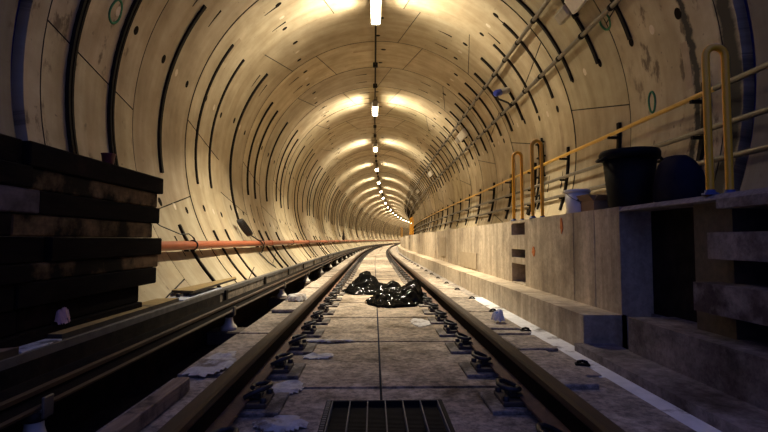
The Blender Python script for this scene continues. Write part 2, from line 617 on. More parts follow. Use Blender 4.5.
RING0, RW = 4.15, 1.6
NR = int((END - RING0) / RW)
LO, HI = rad(-56), rad(236)
for k in range(NR):
    s0, s1 = RING0 + RW * k + 0.012, RING0 + RW * (k + 1) - 0.012
    rng = random.Random(100 + k)
    dr = rng.uniform(-0.007, 0.007)
    ringtone = rng.uniform(0.80, 1.08)
    if k % 2 == 0:
        js = [-21, 28, 77, 112, 174, 222]
        sl = -1
    else:
        js = [-40, 8, 56, 84, 132, 198]
        sl = 1
    if k > 1:
        js = [j + rng.uniform(-6, 6) for j in js]
    slants = [(-3.4 if (i + k) % 2 else 3.4) for i in range(len(js))]
    if k == 1:
        slants[5] = -3.4
    edges = [(-56, -56)] + [(j - q, j + q) for j, q in zip(js, slants)] + [(236, 236)]
    for (a0, a1), (b0, b1) in zip(edges[:-1], edges[1:]):
        t = ringtone * rng.uniform(0.93, 1.06)
        g = rng.uniform(0.97, 1.02)
        tone = (t, t * g, t * g * rng.uniform(0.94, 1.03))
        gap = 0.008 / TR
        # split a segment that crosses from wall to ceiling at 60 / 120 degrees so each mesh keeps its own side
        cuts = [0.0, 1.0]
        for lim in (60, 120):
            if a0 < lim < b0 and a1 < lim < b1:
                q = (lim - (a0 + a1) / 2) / ((b0 + b1) / 2 - (a0 + a1) / 2)
                if 0.02 < q < 0.98:
                    cuts.insert(-1, q)
        for q0, q1 in zip(cuts[:-1], cuts[1:]):
            A0 = rad(a0 + (b0 - a0) * q0) + (gap if q0 == 0 else 0)
            B0 = rad(a0 + (b0 - a0) * q1) - (gap if q1 == 1 else 0)
            A1 = rad(a1 + (b1 - a1) * q0) + (gap if q0 == 0 else 0)
            B1 = rad(a1 + (b1 - a1) * q1) - (gap if q1 == 1 else 0)
            b = lin[which((A0 + B0 + A1 + B1) / 4)]
            patch_grid(b, s0, s1, A0, B0, A1, B1, TR + dr, 0, tone, skirt=0.03 if k < 40 else 0.015)
        # dowel wedges and mortar patches near the segment's end
        if k < 42:
            mid = (a0 + a1) / 2
            if mid > -30 and (k + int(mid)) % 3 != 0:
                for fr in (0.3, 0.68):
                    tw = rad(mid + (9 if (k % 2) else 14))
                    if tw < HI - 0.2:
                        c = s0 + RW * fr
                        decal(c - 0.022, c + 0.022, tw, tw + 0.10, 1, TR + dr, wedge=0.7)
            mm = (a0 + b0) / 2
            if rng.random() < 0.55 and mm > 0:
                c = s0 + RW * rng.choice((0.3, 0.5, 0.7))
                decal(c - 0.05, c + 0.05, rad(mm - 2), rad(mm + 7), 3, TR + dr, thick=0.002)
    if k < 46:
        off = 18 if k % 2 else 16
        for i in range(-1, 6):
            th = rad(off + 36 * i + (0 if k < 2 else rng.uniform(-3, 3)))
            if k % 3 == 2 and i in (2,):
                continue
            disc(s0 + RW * 0.28, th, 0.045, 0.062, 1, TR + dr)
            disc(s0 + RW * 0.80, th + 0.02, 0.042, 0.055, 1, TR + dr)
            if i != 2:
                disc(s0 + RW * 0.55, th + 0.01, 0.040, 0.055, 2, TR + dr, 0.002)

# backing shell behind the joints, the near ring and the blue recess between
for name, (t0, t1) in {'wall_right': (LO, rad(60)), 'ceiling': (rad(60), rad(120)), 'wall_left': (rad(120), HI)}.items():
    b = lin[name]
    ss = srange(RING0 - 0.03, END, 1.0, 2.0)
    n = int(math.degrees(t1 - t0) / 3)
    pts, uvs, fs = [], [], []
    for s in ss:
        for j in range(n + 1):
            th = t0 + (t1 - t0) * j / n
            pts.append(L(s, th, TR + 0.028))
            uvs.append((s, th * TR))
    for i in range(len(ss) - 1):
        for j in range(n):
            a = i * (n + 1) + j
            fs.append((a, a + n + 1, a + n + 2, a + 1))
    ladd(b, pts, fs, 4, (1, 1, 1), uvs)
    # near ring (plain) and the deep blue movement joint
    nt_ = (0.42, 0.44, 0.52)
    patch_grid(b, 3.30, 3.82, t0, t1, t0, t1, TR, 0, nt_, 0.16, ns=2)
    lo_, hi_ = {'wall_right': (LO, rad(14)), 'ceiling': (0, 0), 'wall_left': (rad(166), HI)}[name]  # crown left open here, out of view, so blue sky lights the foreground
    if hi_ > lo_:
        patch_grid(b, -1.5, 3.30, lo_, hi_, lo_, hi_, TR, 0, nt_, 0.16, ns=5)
    patch_grid(b, 3.80, 4.10, t0, t1, t0, t1, TR + 0.10, 5, (1, 1, 1), 0.0, ns=1)
    patch_grid(b, 3.96, 4.155, t0, t1, t0, t1, TR + 0.0, 0, (0.9, 0.9, 0.9), 0.16, ns=1)
    structure(b.build(name, ['lining', 'pocket', 'plug', 'patch', 'gasket', 'blue_recess']))

# ------------------------------------------------------------------ floor: trackbed slab, shoulders, trough
GX0, GX1, GS0, GS1 = -0.25, 0.362, 1.40, 2.53           # opening for the drain grate
fl = MB()
fl.sweep([(-2.25, -0.40), (2.0, -0.40), (2.0, -0.345), (-2.25, -0.345)], SS, 2)
fl.sweep([(-1.64, -0.345), (-1.56, -0.345), (-1.56, -0.03), (-1.64, -0.03)], SS, 2)  # dark beam added under the conductor rail to blacken the gap
fl.sweep([(-0.93, -0.34), (GX0, -0.34), (GX0, SLAB - 0.035), (-0.93, SLAB - 0.035)], SS, 1)
fl.sweep([(GX1, -0.34), (1.02, -0.34), (1.02, SLAB - 0.035), (GX1, SLAB - 0.035)], SS, 1)
fl.sweep([(GX0, -0.34), (GX1, -0.34), (GX1, SLAB - 0.035), (GX0, SLAB - 0.035)], [GS1 + 0.0] + [s for s in SS if s > GS1], 1)
PJ, PW = 2.745, 1.225
k = -3
while PJ + PW * k < END - 2:
    a, b_ = PJ + PW * k + 0.020, PJ + PW * (k + 1) - 0.020
    for xa, xb in ((-0.92, 0.033), (0.047, 1.0)):
        if b_ < GS0 or a > GS1:
            fl.sbox(a, b_, xa, xb, SLAB - 0.06, SLAB, 0)
        else:
            if xa < GX0:
                fl.sbox(a, b_, xa, GX0, SLAB - 0.06, SLAB, 0)
            if xb > GX1:
                fl.sbox(a, b_, GX1, xb, SLAB - 0.06, SLAB, 0)
            if b_ > GS1:
                fl.sbox(GS1, b_, max(xa, GX0), min(xb, GX1), SLAB - 0.06, SLAB, 0)
            if a < GS0:
                fl.sbox(a, GS0, max(xa, GX0), min(xb, GX1), SLAB - 0.06, SLAB, 0)
    # shoulders beside the rails, panel by panel
    rng = random.Random(k + 50)
    dz = rng.uniform(-0.006, 0.004)
    fl.sbox(a + 0.01, b_ - 0.01, -1.13 + rng.uniform(-0.01, 0.01), -0.785, -0.34, -0.14 + dz, 3)
    fl.sbox(a + 0.01, b_ - 0.01, 0.90, 1.34 + rng.uniform(-0.006, 0.006), -0.34, -0.158 + rng.uniform(-0.003, 0.003), 3)
    k += 1
fl.sweep([(1.325, -0.34), (1.53, -0.34), (1.53, -0.168), (1.325, -0.168)], [-1.5, 6.6], 4)
fl.sweep([(1.335, -0.34), (1.53, -0.34), (1.53, -0.18), (1.335, -0.18)], [6.6] + [s for s in SS if s > 6.7], 5)          # pale gutter strip
fl.sweep([(-0.787, -0.34), (-0.772, -0.34), (-0.772, -0.15), (-0.787, -0.15)], SS, 4)
structure(fl.build('floor', ['slab', 'joint', 'trough_and_shade', 'shoulder', 'gutter', 'grout']))

# left cable ledge
lg = MB()
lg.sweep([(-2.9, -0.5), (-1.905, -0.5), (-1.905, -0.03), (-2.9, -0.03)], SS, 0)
lg.sweep([(-1.91, -.34), (-1.893, -.34), (-1.893, -.032), (-1.91, -.032)], [-1.5, 5.85], 1)  # near-black strip paints the shade on the near part of the ledge face
structure(lg.build('side_ledge', ['ledge_concrete', 'trough_and_shade']))

# right: near kerb and steps, ledge, walkway with its ladder recesses
kb = MB()
kb.sbox(-1.5, 3.42, 1.46, 1.74, -0.34, -0.114, 0)
kb.sbox(-1.5, 3.16, 1.72, 2.10, -0.34, 0.114, 0)
structure(kb.build('near_steps', 'step_concrete'))
lb = MB()
s = 3.40
while s < END - 5:
    e = min(s + 2.44, END - 3)
    o = random.Random(int(s * 10)).uniform(-0.006, 0.006)
    lb.sbox(s, e - 0.012, 1.52 + o, 1.84, -0.34, 0.09 + o * 0.6, 0)
    s = e
lb.sweep([(1.535, -0.34), (1.84, -0.34), (1.84, 0.08), (1.535, 0.08)], [3.45] + [q for q in SS if q > 3.5], 1)
structure(lb.build('lower_ledge', ['walk_concrete', 'gasket']))
wk = MB()
WXO = 3.0
LADDERS = [(5.55, 6.10), (24.3, 24.85), (44.0, 44.6)]


def walk_block(a, b_):
    s = a
    while s < b_ - 0.05:
        e = min(s + (2.55 if s > 4 else 0.40), b_)
        if b_ - e < 0.4:
            e = b_
        o = random.Random(int(s * 7)).uniform(-0.004, 0.004)
        wk.sbox(s, e - (0.012 if e < b_ else 0), 1.80 + o, WXO, -0.34, WALK, 0)
        s = e


def ladder_zone(a, b_, holes):
    """wall with foot holes cut into it; holes = list of (z0, z1)"""
    wk.sbox(a, b_, 2.02, WXO, -0.34, WALK, 0)
    z = -0.34
    for h0, h1 in holes:
        wk.sbox(a, b_, 1.80, 2.02, z, h0, 0)
        z = h1
    wk.sbox(a, b_, 1.80, 2.02, z, WALK, 0)


prev = 3.40
for a, b_ in LADDERS:
    walk_block(prev, a)
    ladder_zone(a, b_, [(0.10, 0.34), (0.41, 0.52), (0.70, 0.85)])
    prev = b_
walk_block(prev, END - 3)
# near bay: set back under its coping, then the near ladder with thick treads
wk.sbox(-1.5, 3.40, 2.30, WXO, -0.34, WALK, 2)  # back of the near ladder holes, shade put into its near-black colour
wk.sbox(2.70, 3.402, 2.04, 2.32, 0.10, 0.85, 2)  # recess wall coloured near-black to paint the shade under the coping
wk.sbox(-1.5, 3.40, 2.02, 2.52, -0.34, 0.10, 1)
wk.sbox(-1.5, 3.40, 2.05, 2.52, 0.80, WALK, 1)
wk.sweep([(1.80, .845), (2.06, .845), (2.06, WALK), (1.835, WALK), (1.80, WALK - .03)], [2.42, 3.402], 1)
wk.sweep([(1.80, .80), (2.06, .80), (2.06, WALK), (1.835, WALK), (1.80, WALK - .03)], [-1.5, 2.42], 1)
wk.sbox(-1.5, 2.48, 1.79, 2.30, 0.535, 0.675, 3)
wk.sbox(-1.5, 2.56, 1.76, 2.30, 0.25, 0.405, 3)
wk.sbox(2.44, 2.74, 1.90, 2.5, 0.10, 0.85, 4)
wk.sbox(1.0, 1.4, 1.9, 2.5, 0.10, 0.85, 1)
structure(wk.build('walkway', ['walk_concrete', 'step_concrete', 'trough_and_shade', 'tread', 'plate']))


def line_x(px, s):
    return px


# repair panels standing a few millimetres proud of the walkway wall
for (s0, s1, z0, z1, lab) in ((8.15, 9.75, 0.12, 0.40, 'smooth grey repair panel low on the walkway wall beyond the ladder recess'),
                             (11.7, 12.75, 0.22, 0.70, 'narrow tall grey patch panel on the walkway wall further along')):
    p = MB()
    p.sbox(s0, s1, 1.785, 1.805, z0, z1)
    tag(p.build('repair_panel', 'patch'), lab, 'panel')
for (sm, zm, rs, rz, lab) in ((5.25, 0.50, 0.05, 0.06, 'orange spray blotch low on walkway wall beside the ladder recess'),
                              (4.45, 0.78, 0.03, 0.09, 'orange spray streak under the white bucket on walkway wall')):
    p = MB()
    rng = random.Random(int(sm * 10))
    n = 18
    pts = []
    for i in range(n):
        q = 2 * PI * i / n
        rr = rng.uniform(0.7, 1.1)
        pts.append((1.794, sm + rs * rr * math.cos(q), zm + rz * rr * math.sin(q)))
    pts2 = [(1.803, y, z) for x, y, z in pts]
    p.add(pts + pts2, [tuple(range(n))] + [(i, (i + 1) % n, n + (i + 1) % n, n + i) for i in range(n)])
    tag(p.build('paint_mark', 'orange_mark'), lab, 'paint mark')

# ------------------------------------------------------------------ rails
RLX, RRX = -0.695, 0.81


def rail(name, x, label):
    t = thing(name, label, 'rail', (x, 0, 0))
    h = MB()
    h.sweep([(x - .030, -.046), (x + .030, -.046), (x + .036, -.036), (x + .036, -.010), (x + .026, 0), (x - .026, 0), (x - .036, -.010), (x - .036, -.036)], SS)
    w = MB()
    w.sweep([(x - .009, -.146), (x + .009, -.146), (x + .009, -.045), (x - .009, -.045)], SS)
    f = MB()
    f.sweep([(x - .07, -.172), (x + .07, -.172), (x + .07, -.160), (x + .012, -.143), (x - .012, -.143), (x - .07, -.160)], SS)
    for nm, b, m in (('rail_head', h, 'rust'), ('rail_web', w, 'rail_dark'), ('rail_foot', f, 'rail_foot')):
        b.v = [(p[0] - x, p[1], p[2]) for p in b.v]
        b.build(nm, m, t)
    return t


rail('running_rail', RLX, 'rusty running rail on the left of the central slab')
rail('running_rail', RRX, 'rusty running rail on the right of the slab, nearer the walkway')

# conductor rail with its insulators
t = thing('conductor_rail', 'black low conductor rail between left running rail and cable ledge', 'rail', (0, 0, 0))
h = MB()
h.sweep([(-1.515, -.012), (-1.402, -.012), (-1.398, 0.012), (-1.406, 0.020), (-1.510, 0.020), (-1.52, 0.012)], SS)
rh = h.build('rail_head', 'rail_dark', t)
e = MB()
e.sweep([(-1.402, -.004), (-1.392, -.002), (-1.392, 0.016), (-1.408, 0.023), (-1.410, 0.018)], SS)
e.build('head_edge', 'rust', rh)
f = MB()
f.sweep([(-1.54, -.045), (-1.345, -.045), (-1.345, -.033), (-1.42, -.010), (-1.50, -.010), (-1.54, -.033)], SS)
rf = f.build('rail_foot', 'rail_dark', t)
e = MB()
e.sweep([(-1.347, -.047), (-1.336, -.045), (-1.336, -.035), (-1.352, -.029)], SS)
e.build('foot_edge', 'rust', rf)


def insulator(s, label):
    t = thing('rail_insulator', label, 'insulator', group='insulators under the conductor rail')
    at_line(t, s, -1.385, -0.345)
    b = MB(); b.box(-.17, .15, -.13, .13, 0.0, 0.125, bev=.012); b.build('pedestal', 'plate', t)
    b = MB(); b.lathe([(.072, .125), (.078, .14), (.074, .155), (.045, .185), (.036, .215), (.034, .25)], 18); b.build('bell', 'porcelain', t)
    b = MB(); b.lathe([(.042, .245), (.046, .255), (.046, .285), (.03, .299)], 14); b.build('cap', 'iron', t)
    b = MB(); b.box(-.02, .05, -.035, .035, .285, .299, bev=.003); b.box(.046, .058, -.03, .03, .26, .345, bev=.003); b.build('clamp', 'galv', t)
    return t


for i in range(20):
    insulator(1.98 + 2.57 * i, f'{nth(i + 1)} pale porcelain insulator under the black conductor rail, counting from the near end')

# cable tray along the ledge front
b = MB()
b.sweep([(-1.97, -.03), (-1.895, -.03), (-1.895, .018), (-1.90, .022), (-1.97, .022)], SS)
tr = tag(b.build('cable_trunking', 'galv_tray'), 'grey metal cable trunking along the front edge of left ledge', 'trunking')
for i, s in enumerate((6.05, 8.2, 10.4, 12.6, 14.8, 17.0, 19.2, 21.4)):
    b = MB()
    b.box(-.012, .012, -.04, .04, -0.16, 0.0, bev=.003)
    b.box(-.012, .06, -.04, .04, -0.172, -0.16, bev=.003)
    o = b.build('tray_bracket', 'channel')
    at_line(o, s, -1.88, 0.0)
    tag(o, f'{nth(i + 1)} small black bracket below the grey trunking beyond the plywood', 'bracket', 'brackets under the trunking')

# ------------------------------------------------------------------ rail fastenings
def fastening(near):
    t = thing('rail_fastening', '', 'fastening')
    b = MB(); b.box(-.075, .235, -.155, .155, 0.0, .020, bev=.004); b.build('grout_pad', 'grout', t)
    b = MB(); b.box(-.070, .165, -.10, .10, .020, .043, bev=.004); bp = b.build('baseplate', 'plate', t)
    b = MB(); b.box(.074, .125, -.042, .042, .043, .082, bev=.008); b.box(.05, .09, -.055, .055, .05, .066, bev=.004)
    hs = b.build('housing', 'iron', t)
    b = MB()
    pts = [(.052, -.075, .068), (.085, -.078, .085), (.125, -.070, .102), (.155, -.045, .108), (.165, 0, .106), (.155, .045, .102),
           (.125, .068, .098), (.09, .070, .094), (.068, .045, .092), (.07, .01, .09)]
    b.tube(pts, .0125, 8)
    b.build('spring_clip', 'iron', hs)
    for y in (-.075, .075):
        b = MB(); b.lathe([(.018, .043), (.018, .062), (.010, .066)], 6, (.145, y, 0))
        b.build('bolt', 'iron', bp)
    return t


proto = fastening(True)
nf = 92
first = True
for side, x, extra in (('left', RLX, 0.0), ('right', RRX, PI)):
    for i in range(nf):
        s = 1.845 + 0.6125 * i
        if i < 26:
            o = proto if first else copy_thing(proto)
            first = False
        else:
            if i == 26 and side == 'left':
                b = MB()
                b.box(-.07, .22, -.12, .12, 0, .04)
                b.box(.05, .15, -.06, .06, .04, .10)
                farf = b.build('rail_fastening', 'iron')
                o = farf
            else:
                o = farf.copy()
                C.objects.link(o)
        at_line(o, s, x, SLAB, extra)
        tag(o, f'{nth(i + 1)} spring clip rail fastening on inner side of {side} rail, counting from the camera end', 'fastening',
            f'rail fastenings along the {side} rail')

# black fixings at the panel joints of the right shoulder
b = MB(); b.box(-.045, .045, -.025, .025, 0, .012, bev=.004); b.tube([(-.03, 0, .01), (-.026, 0, .022), (0, 0, .028), (.026, 0, .022), (.03, 0, .01)], .009, 8)
src = b.build('anchor_eye', 'channel')
for i in range(22):
    o = src if i == 0 else src.copy()
    if i:
        C.objects.link(o)
    at_line(o, 2.99 + 1.118 * i, 1.325, -0.16, 0.3 * ((i % 3) - 1))
    tag(o, f'{nth(i + 1)} black anchor eye along the pale strip beside the right shoulder', 'anchor', 'anchor eyes on the right shoulder')

# raised cover slabs on the shoulders
covers = [(2.50, 3.28, 0.905, 1.20, -0.158, 0.028, 'raised pale cover slab on right shoulder just before the ledge end', 0.0),
          (3.35, 3.75, 1.03, 1.31, -0.158, 0.022, 'small loose cover slab on right shoulder beside the ledge end', 0.04),
          (4.15, 4.75, 1.00, 1.30, -0.158, 0.018, 'thin cover slab under the crumpled paper on right shoulder', -0.03),
          (5.05, 5.65, -1.09, -0.80, -0.139, 0.035, 'flat cover slab on left shoulder before the pale bag', 0.0)]
for s0, s1, x0, x1, z, h_, lab, rz in covers:
    b = MB()
    b.box(x0, x1, s0, s1, z, z + h_, rot=rz, bev=.006)
    tag(b.build('cover_slab', 'shoulder'), lab, 'slab')


# ------------------------------------------------------------------ crumpled things
def crumple(name, mat, cx, cy, z, rx, ry, hfun, seed, n=56, amp=0.05, thick=0.004, freq=4.0):
    rng = random.Random(seed)
    off = Vector((rng.uniform(0, 50), rng.uniform(0, 50), 0))
    vs, fs, idx = [], [], {}
    for i in range(n + 1):
        for j in range(n + 1):
            u, v = -1 + 2 * i / n, -1 + 2 * j / n
            r = math.hypot(u, v)
            a = math.atan2(v, u)
            lim = 0.80 + 0.22 * noise.noise(Vector((math.cos(a) * 1.7, math.sin(a) * 1.7, seed * 1.3)))
            if r > lim:
                continue
            edge = min(1.0, (lim - r) / 0.22)
            p = Vector((u * rx * freq, v * ry * freq, 0)) + off
            rid = 1 - abs(noise.noise(p * 1.3)) * 2
            rid2 = 1 - abs(noise.noise(p * 3.1 + Vector((7, 3, 0)))) * 2
            hgt = hfun(u, v) * edge + amp * (0.65 * max(0, rid) + 0.35 * max(0, rid2)) * (0.25 + 0.75 * edge)
            dx = 0.03 * noise.noise(p * 2.3 + Vector((1, 1, 5)))
            dy = 0.03 * noise.noise(p * 2.3 + Vector((4, 9, 5)))
            idx[(i, j)] = len(vs)
            vs.append((cx + u * rx + dx * rx * 2, cy + v * ry + dy * ry * 2, z + 0.006 + max(0, hgt)))
    for i in range(n):
        for j in range(n):
            q = [(i, j), (i + 1, j), (i + 1, j + 1), (i, j + 1)]
            if all(k in idx for k in q):
                fs.append([idx[k] for k in q])
    b = MB()
    b.add(vs, fs, 0, name == 'plastic_sheeting')
    o = b.build(name, mat)
    sol = o.modifiers.new('thickness', 'SOLIDIFY')
    sol.thickness = thick
    sol.offset = 0
    return o


def g2(u, v, a, b_, sa, sb):
    return math.exp(-((u - a) / sa) ** 2 - ((v - b_) / sb) ** 2)


o = crumple('plastic_sheeting', 'sheeting', -0.03, 7.65, SLAB, 0.66, 0.55,
            lambda u, v: 0.19 * g2(u, v, -0.16, 0.1, 0.26, 0.4) + 0.10 * g2(u, v, -0.1, 0.0, 0.55, 0.5) + 0.11 * g2(u, v, 0.55, -0.2, 0.2, 0.35), 3, amp=0.07, freq=6)
tag(o, 'crumpled black plastic sheeting heaped to a peak, the farther of the two heaps', 'plastic sheet')
o = crumple('plastic_sheeting', 'sheeting', 0.30, 6.38, SLAB, 0.56, 0.62,
            lambda u, v: 0.20 * g2(u, v, 0.55, 0.25, 0.35, 0.45) + 0.10 * g2(u, v, 0.0, 0.0, 0.6, 0.4), 8, amp=0.085, freq=6.5)
tag(o, 'crumpled shiny black plastic sheeting against the right rail, the nearer heap', 'plastic sheet')
o = crumple('crumpled_paper', 'paper', 1.17, 4.42, -0.14, 0.075, 0.085, lambda u, v: 0.03 * g2(u, v, 0.2, 0.1, 0.5, 0.5), 5, n=22, amp=0.10, freq=14)
tag(o, 'crumpled white and blue paper on the right shoulder below the walkway', 'paper')
o = crumple('crumpled_paper', 'pink_paper', -2.02, 3.08, 0.085, 0.075, 0.07, lambda u, v: 0.03 * g2(u, v, 0.2, 0.1, 0.5, 0.5), 6, n=20, amp=0.10, freq=16)
tag(o, 'crumpled pinkish paper on the ledge board at the foot of the timber stack', 'paper')
o = crumple('cement_bag', 'spill', -0.965, 5.95, -0.14, 0.16, 0.24, lambda u, v: 0.07, 11, n=22, amp=0.02)
tag(o, 'pale flattened bag lying on left shoulder between the rails', 'bag')
# dried grout spills by the left rail
for i, (x, s, rx, rs, z, lab) in enumerate(((-0.99, 2.95, 0.15, 0.42, -0.14, 'white dried grout spill on left shoulder beyond the timber block'),
                                           (-0.50, 2.72, 0.14, 0.16, SLAB, 'pale grout spill on slab beside the left rail near the first fastenings'),
                                           (-0.40, 3.45, 0.15, 0.10, SLAB, 'bluish white grout spill between left fastenings further along'),
                                           (-0.38, 3.95, 0.26, 0.07, SLAB, 'long thin grout smear along a slab joint by the left rail'),
                                           (-0.42, 2.2, 0.17, 0.14, SLAB, 'lumpy grout crumbs on slab left of the drain grate'),
                                           (0.48, 4.85, 0.13, 0.3, SLAB, 'pale dried puddle on slab in front of the nearer black sheeting'))):
    o = crumple('grout_spill', 'spill', x, s, z - 0.004, rx, rs, lambda u, v: 0.004, 30 + i, n=20, amp=0.022 if i < 5 else 0.006, thick=0.003)
    tag(o, lab, 'grout spill')

# timber block in the foreground
b = MB()
b.box(-1.015, -0.945, 1.0, 2.47, -0.14, -0.068, bev=.005)
tag(b.build('timber_block', 'block_timber'), 'squared brown timber lying on left shoulder in the foreground', 'timber')

# ------------------------------------------------------------------ drain grate
t = thing('drain_grate', 'black slotted drain grate set in the slab at the front', 'grate', (0, 0, SLAB))
gy0, gy1 = GS0, GS1
b = MB()
b.box(GX0, GX0 + .030, gy0, gy1, -.07, .004, bev=.003)
b.box(GX1 - .022, GX1, gy0, gy1, -.07, .004, bev=.003)
b.box(GX0, GX1, gy1 - .018, gy1, -.07, .003, bev=.003)
b.box(GX0, GX1, gy0, gy0 + .018, -.07, .003, bev=.003)
b.build('frame', 'grate_slat', t)
for i in range(7):
    x = GX0 + .034 + i * (GX1 - GX0 - .060) / 6
    b = MB(); b.box(x - .0026, x + .0026, gy0 + .018, gy1 - .018, -.03, .006); b.build('bar', 'grate_bar', t)
b = MB()
y = gy0 + .03
while y < gy1 - .02:
    b.box(GX0 + .02, GX1 - .02, y, y + .008, -.050, -.022)
    y += .016
b.build('slat_panel', 'grate_slat', t)
b = MB()
for i in range(40):
    y = gy0 + .02 + i * .028
    b.box(GX0 + .006, GX0 + .024, y, y + .012, .004, .007)
b.build('tooth_strip', 'grate_bar', t)
b = MB()
b.box(GX0 + .005, GX1 - .005, gy0 + .005, gy1 - .005, -.125, -.10)
b.build('sump', 'grate_slat', t)

# ------------------------------------------------------------------ timber stack on the left ledge
LEDGE = -0.03
rng = random.Random(21)
rows = ['top', 'second', 'third', 'fourth', 'fifth', 'sixth', 'seventh', 'eighth', 'ninth']
pats = [  # (far end, protrusion of the far timber, its material; near timber start end, protrusion, material)
    (4.40, 0.03, 'tar_timber', 2.70, 0.00, 'tar_timber'),
    (4.33, 0.012, 'raw_timber', 2.72, 0.05, 'tar_timber'),
    (4.36, 0.02, 'tar_timber', 2.80, 0.04, 'old_timber'),
    (4.25, 0.012, 'raw_timber', 2.6, 0.03, 'tar_timber'),
    (4.40, 0.03, 'tar_timber', 2.9, 0.00, 'tar_timber'),
    (4.36, 0.012, 'raw_timber', 2.75, 0.04, 'tar_timber'),
    (4.33, 0.02, 'tar_timber', 2.65, 0.02, 'tar_timber'),
    (4.10, -0.02, 'tar_timber', 2.7, 0.0, 'tar_timber'),
    (4.12, 0.00, 'tar_timber', 2.7, 0.02, 'tar_timber')]
heights = [0.15, 0.13, 0.145, 0.13, 0.155, 0.11, 0.145, 0.14, 0.125]
ztop = 1.21
TXF = -2.0
words_m = {'tar_timber': 'black tarred', 'raw_timber': 'ochre stained', 'old_timber': 'greyish worn'}
for i, (fe, pr, m1, ns, pr2, m2) in enumerate(pats):
    z1 = ztop
    z0 = ztop - heights[i]
    ztop = z0
    if i == len(pats) - 1:
        z0 = LEDGE
    zm = (z0 + z1) / 2
    xw = TX - wall_x(zm) + 0.02
    for which_, (a, b_, p, m) in (('far', (ns + 0.01, fe, pr, m1)), ('near', (0.9, ns - 0.01, pr2, m2))):
        mb = MB()
        x1 = TXF + p
        mb.box(max(x1 - 0.28, TX - wall_x(z0) + 0.02), x1, a, b_, z0 + 0.002, z1 - 0.002, rot=rng.uniform(-0.006, 0.006), bev=.008)
        o = mb.build('timber_sleeper', m)
        tag(o, f'{words_m[m]} timber at the {which_} end of the {rows[i]} course in left stack', 'timber', 'timbers stacked on the left ledge')

t = thing('paper_cup', 'small dark red cup standing on top of the timber stack', 'cup', (-2.045, 3.62, 1.208))
b = MB(); b.lathe([(.036, 0), (.038, .003), (.050, .082), (.053, .085), (.053, .09), (.049, .09)], 20); b.build('cup_body', 'cup', t)
b = MB(); b.lathe([(.030, .008), (.034, .010), (.047, .089)], 20); b.build('cup_lining', 'cup_inside', t)

# boards and sheets on the ledge in front of the stack
TOPZ = 0.022


def board(name, pts, z, h_, m, label, cat='board'):
    """flat board from an outline in (x, s)"""
    n = len(pts)
    vs = [(x, s, z) for x, s in pts] + [(x, s, z + h_) for x, s in pts]
    t = thing(name, label, cat, (0, 0, 0))
    b = MB()
    b.add(vs, [tuple(range(n))[::-1]] + [(i, (i + 1) % n, n + (i + 1) % n, n + i) for i in range(n)])
    b.build('board_edge', 'ply_edge', t)
    b = MB()
    v2 = [(x, s, z + h_) for x, s in pts] + [(x, s, z + h_ + .002) for x, s in pts]
    b.add(v2, [tuple(range(n, 2 * n))] + [(i, (i + 1) % n, n + (i + 1) % n, n + i) for i in range(n)])
    b.build('board_face', m, t)
    return t


board('plywood_board', [(-1.915, 2.95), (-1.945, 4.75), (-2.14, 4.70), (-2.14, 2.95)], TOPZ, 0.035, 'ply', 'long yellowish board lying on ledge along the foot of timber stack')
board('plywood_board', [(-1.92, 5.05), (-1.96, 6.75), (-2.05, 7.0), (-2.19, 5.15)], TOPZ + 0.045, 0.025, 'ply', 'yellow ochre plywood sheet lying on ledge beyond the timber stack')
board('plywood_board', [(-1.90, 1.6), (-1.90, 2.58), (-2.03, 2.50), (-2.03, 1.6)], TOPZ, 0.04, 'block_timber', 'brown board end on ledge at the left edge of the view')
for lab, x0, x1, s0, s1 in (('bluish white sheet on ledge between two boards, below the timber stack', -2.10, -1.90, 2.60, 2.93),
                            ('bluish white sheet on ledge under the near end of the plywood', -2.14, -1.915, 4.78, 6.0)):
    b = MB()
    b.box(x0, x1, s0, s1, TOPZ + .001, TOPZ + .012, bev=.002)
    tag(b.build('metal_sheet', 'tray_sheet'), lab, 'sheet')
for i in range(4):
    b = MB()
    b.lathe([(.022, 0), (.024, .03), (.012, .04)], 8, (-2.06 + .03 * (i % 2), 5.0 + .12 * i, TOPZ + .012))
    tag(b.build('loose_bolt', 'iron'), f'{nth(i + 1)} dark loose bolt on the bluish sheet under the plywood, from the near end', 'bolt', 'loose bolts under the plywood')

# ------------------------------------------------------------------ red pipe on the left wall
PZ, PR = 0.565, 0.056
PX = TX - wall_x(PZ) + 0.155
t = thing('fire_main_pipe', 'long red pipe running along the left tunnel wall', 'pipe', (0, 0, 0))
b = MB(); b.tube([W(s, PX, PZ) for s in srange(0.0, END - 2)], PR, 16); b.build('pipe', 'red_pipe', t)
for s in [5.0 + 6.0 * i for i in range(16)]:
    b = MB(); b.tube([W(s - .06, PX, PZ), W(s + .06, PX, PZ)], PR + .012, 16); b.tube([W(s - .075, PX, PZ), W(s + .075, PX, PZ)], PR + .006, 16)
    b.build('coupling', 'red_coupling', t)
for i, s in enumerate([6.3, 10.1, 13.8, 17.2, 20.4, 23.6, 26.8, 30.0, 33.2, 36.4, 39.6, 42.8]):
    tb = thing('pipe_clamp', f'{nth(i + 1)} black clamp and bracket holding the red pipe to the wall', 'clamp', group='clamps of the red pipe')
    at_line(tb, s, PX, PZ)
    b = MB(); b.tube([(PR * 1.12 * math.cos(q), 0, PR * 1.12 * math.sin(q)) for q in [2 * PI * k_ / 20 for k_ in range(20)]], .011, 8, closed=True); b.build('strap', 'cable', tb)
    b = MB(); b.box(-0.16, -PR, -.02, .02, -.085, -.06, bev=.003); b.box(-0.02, 0.02, -.02, .02, -.075, -.056); b.build('bracket', 'channel', tb)

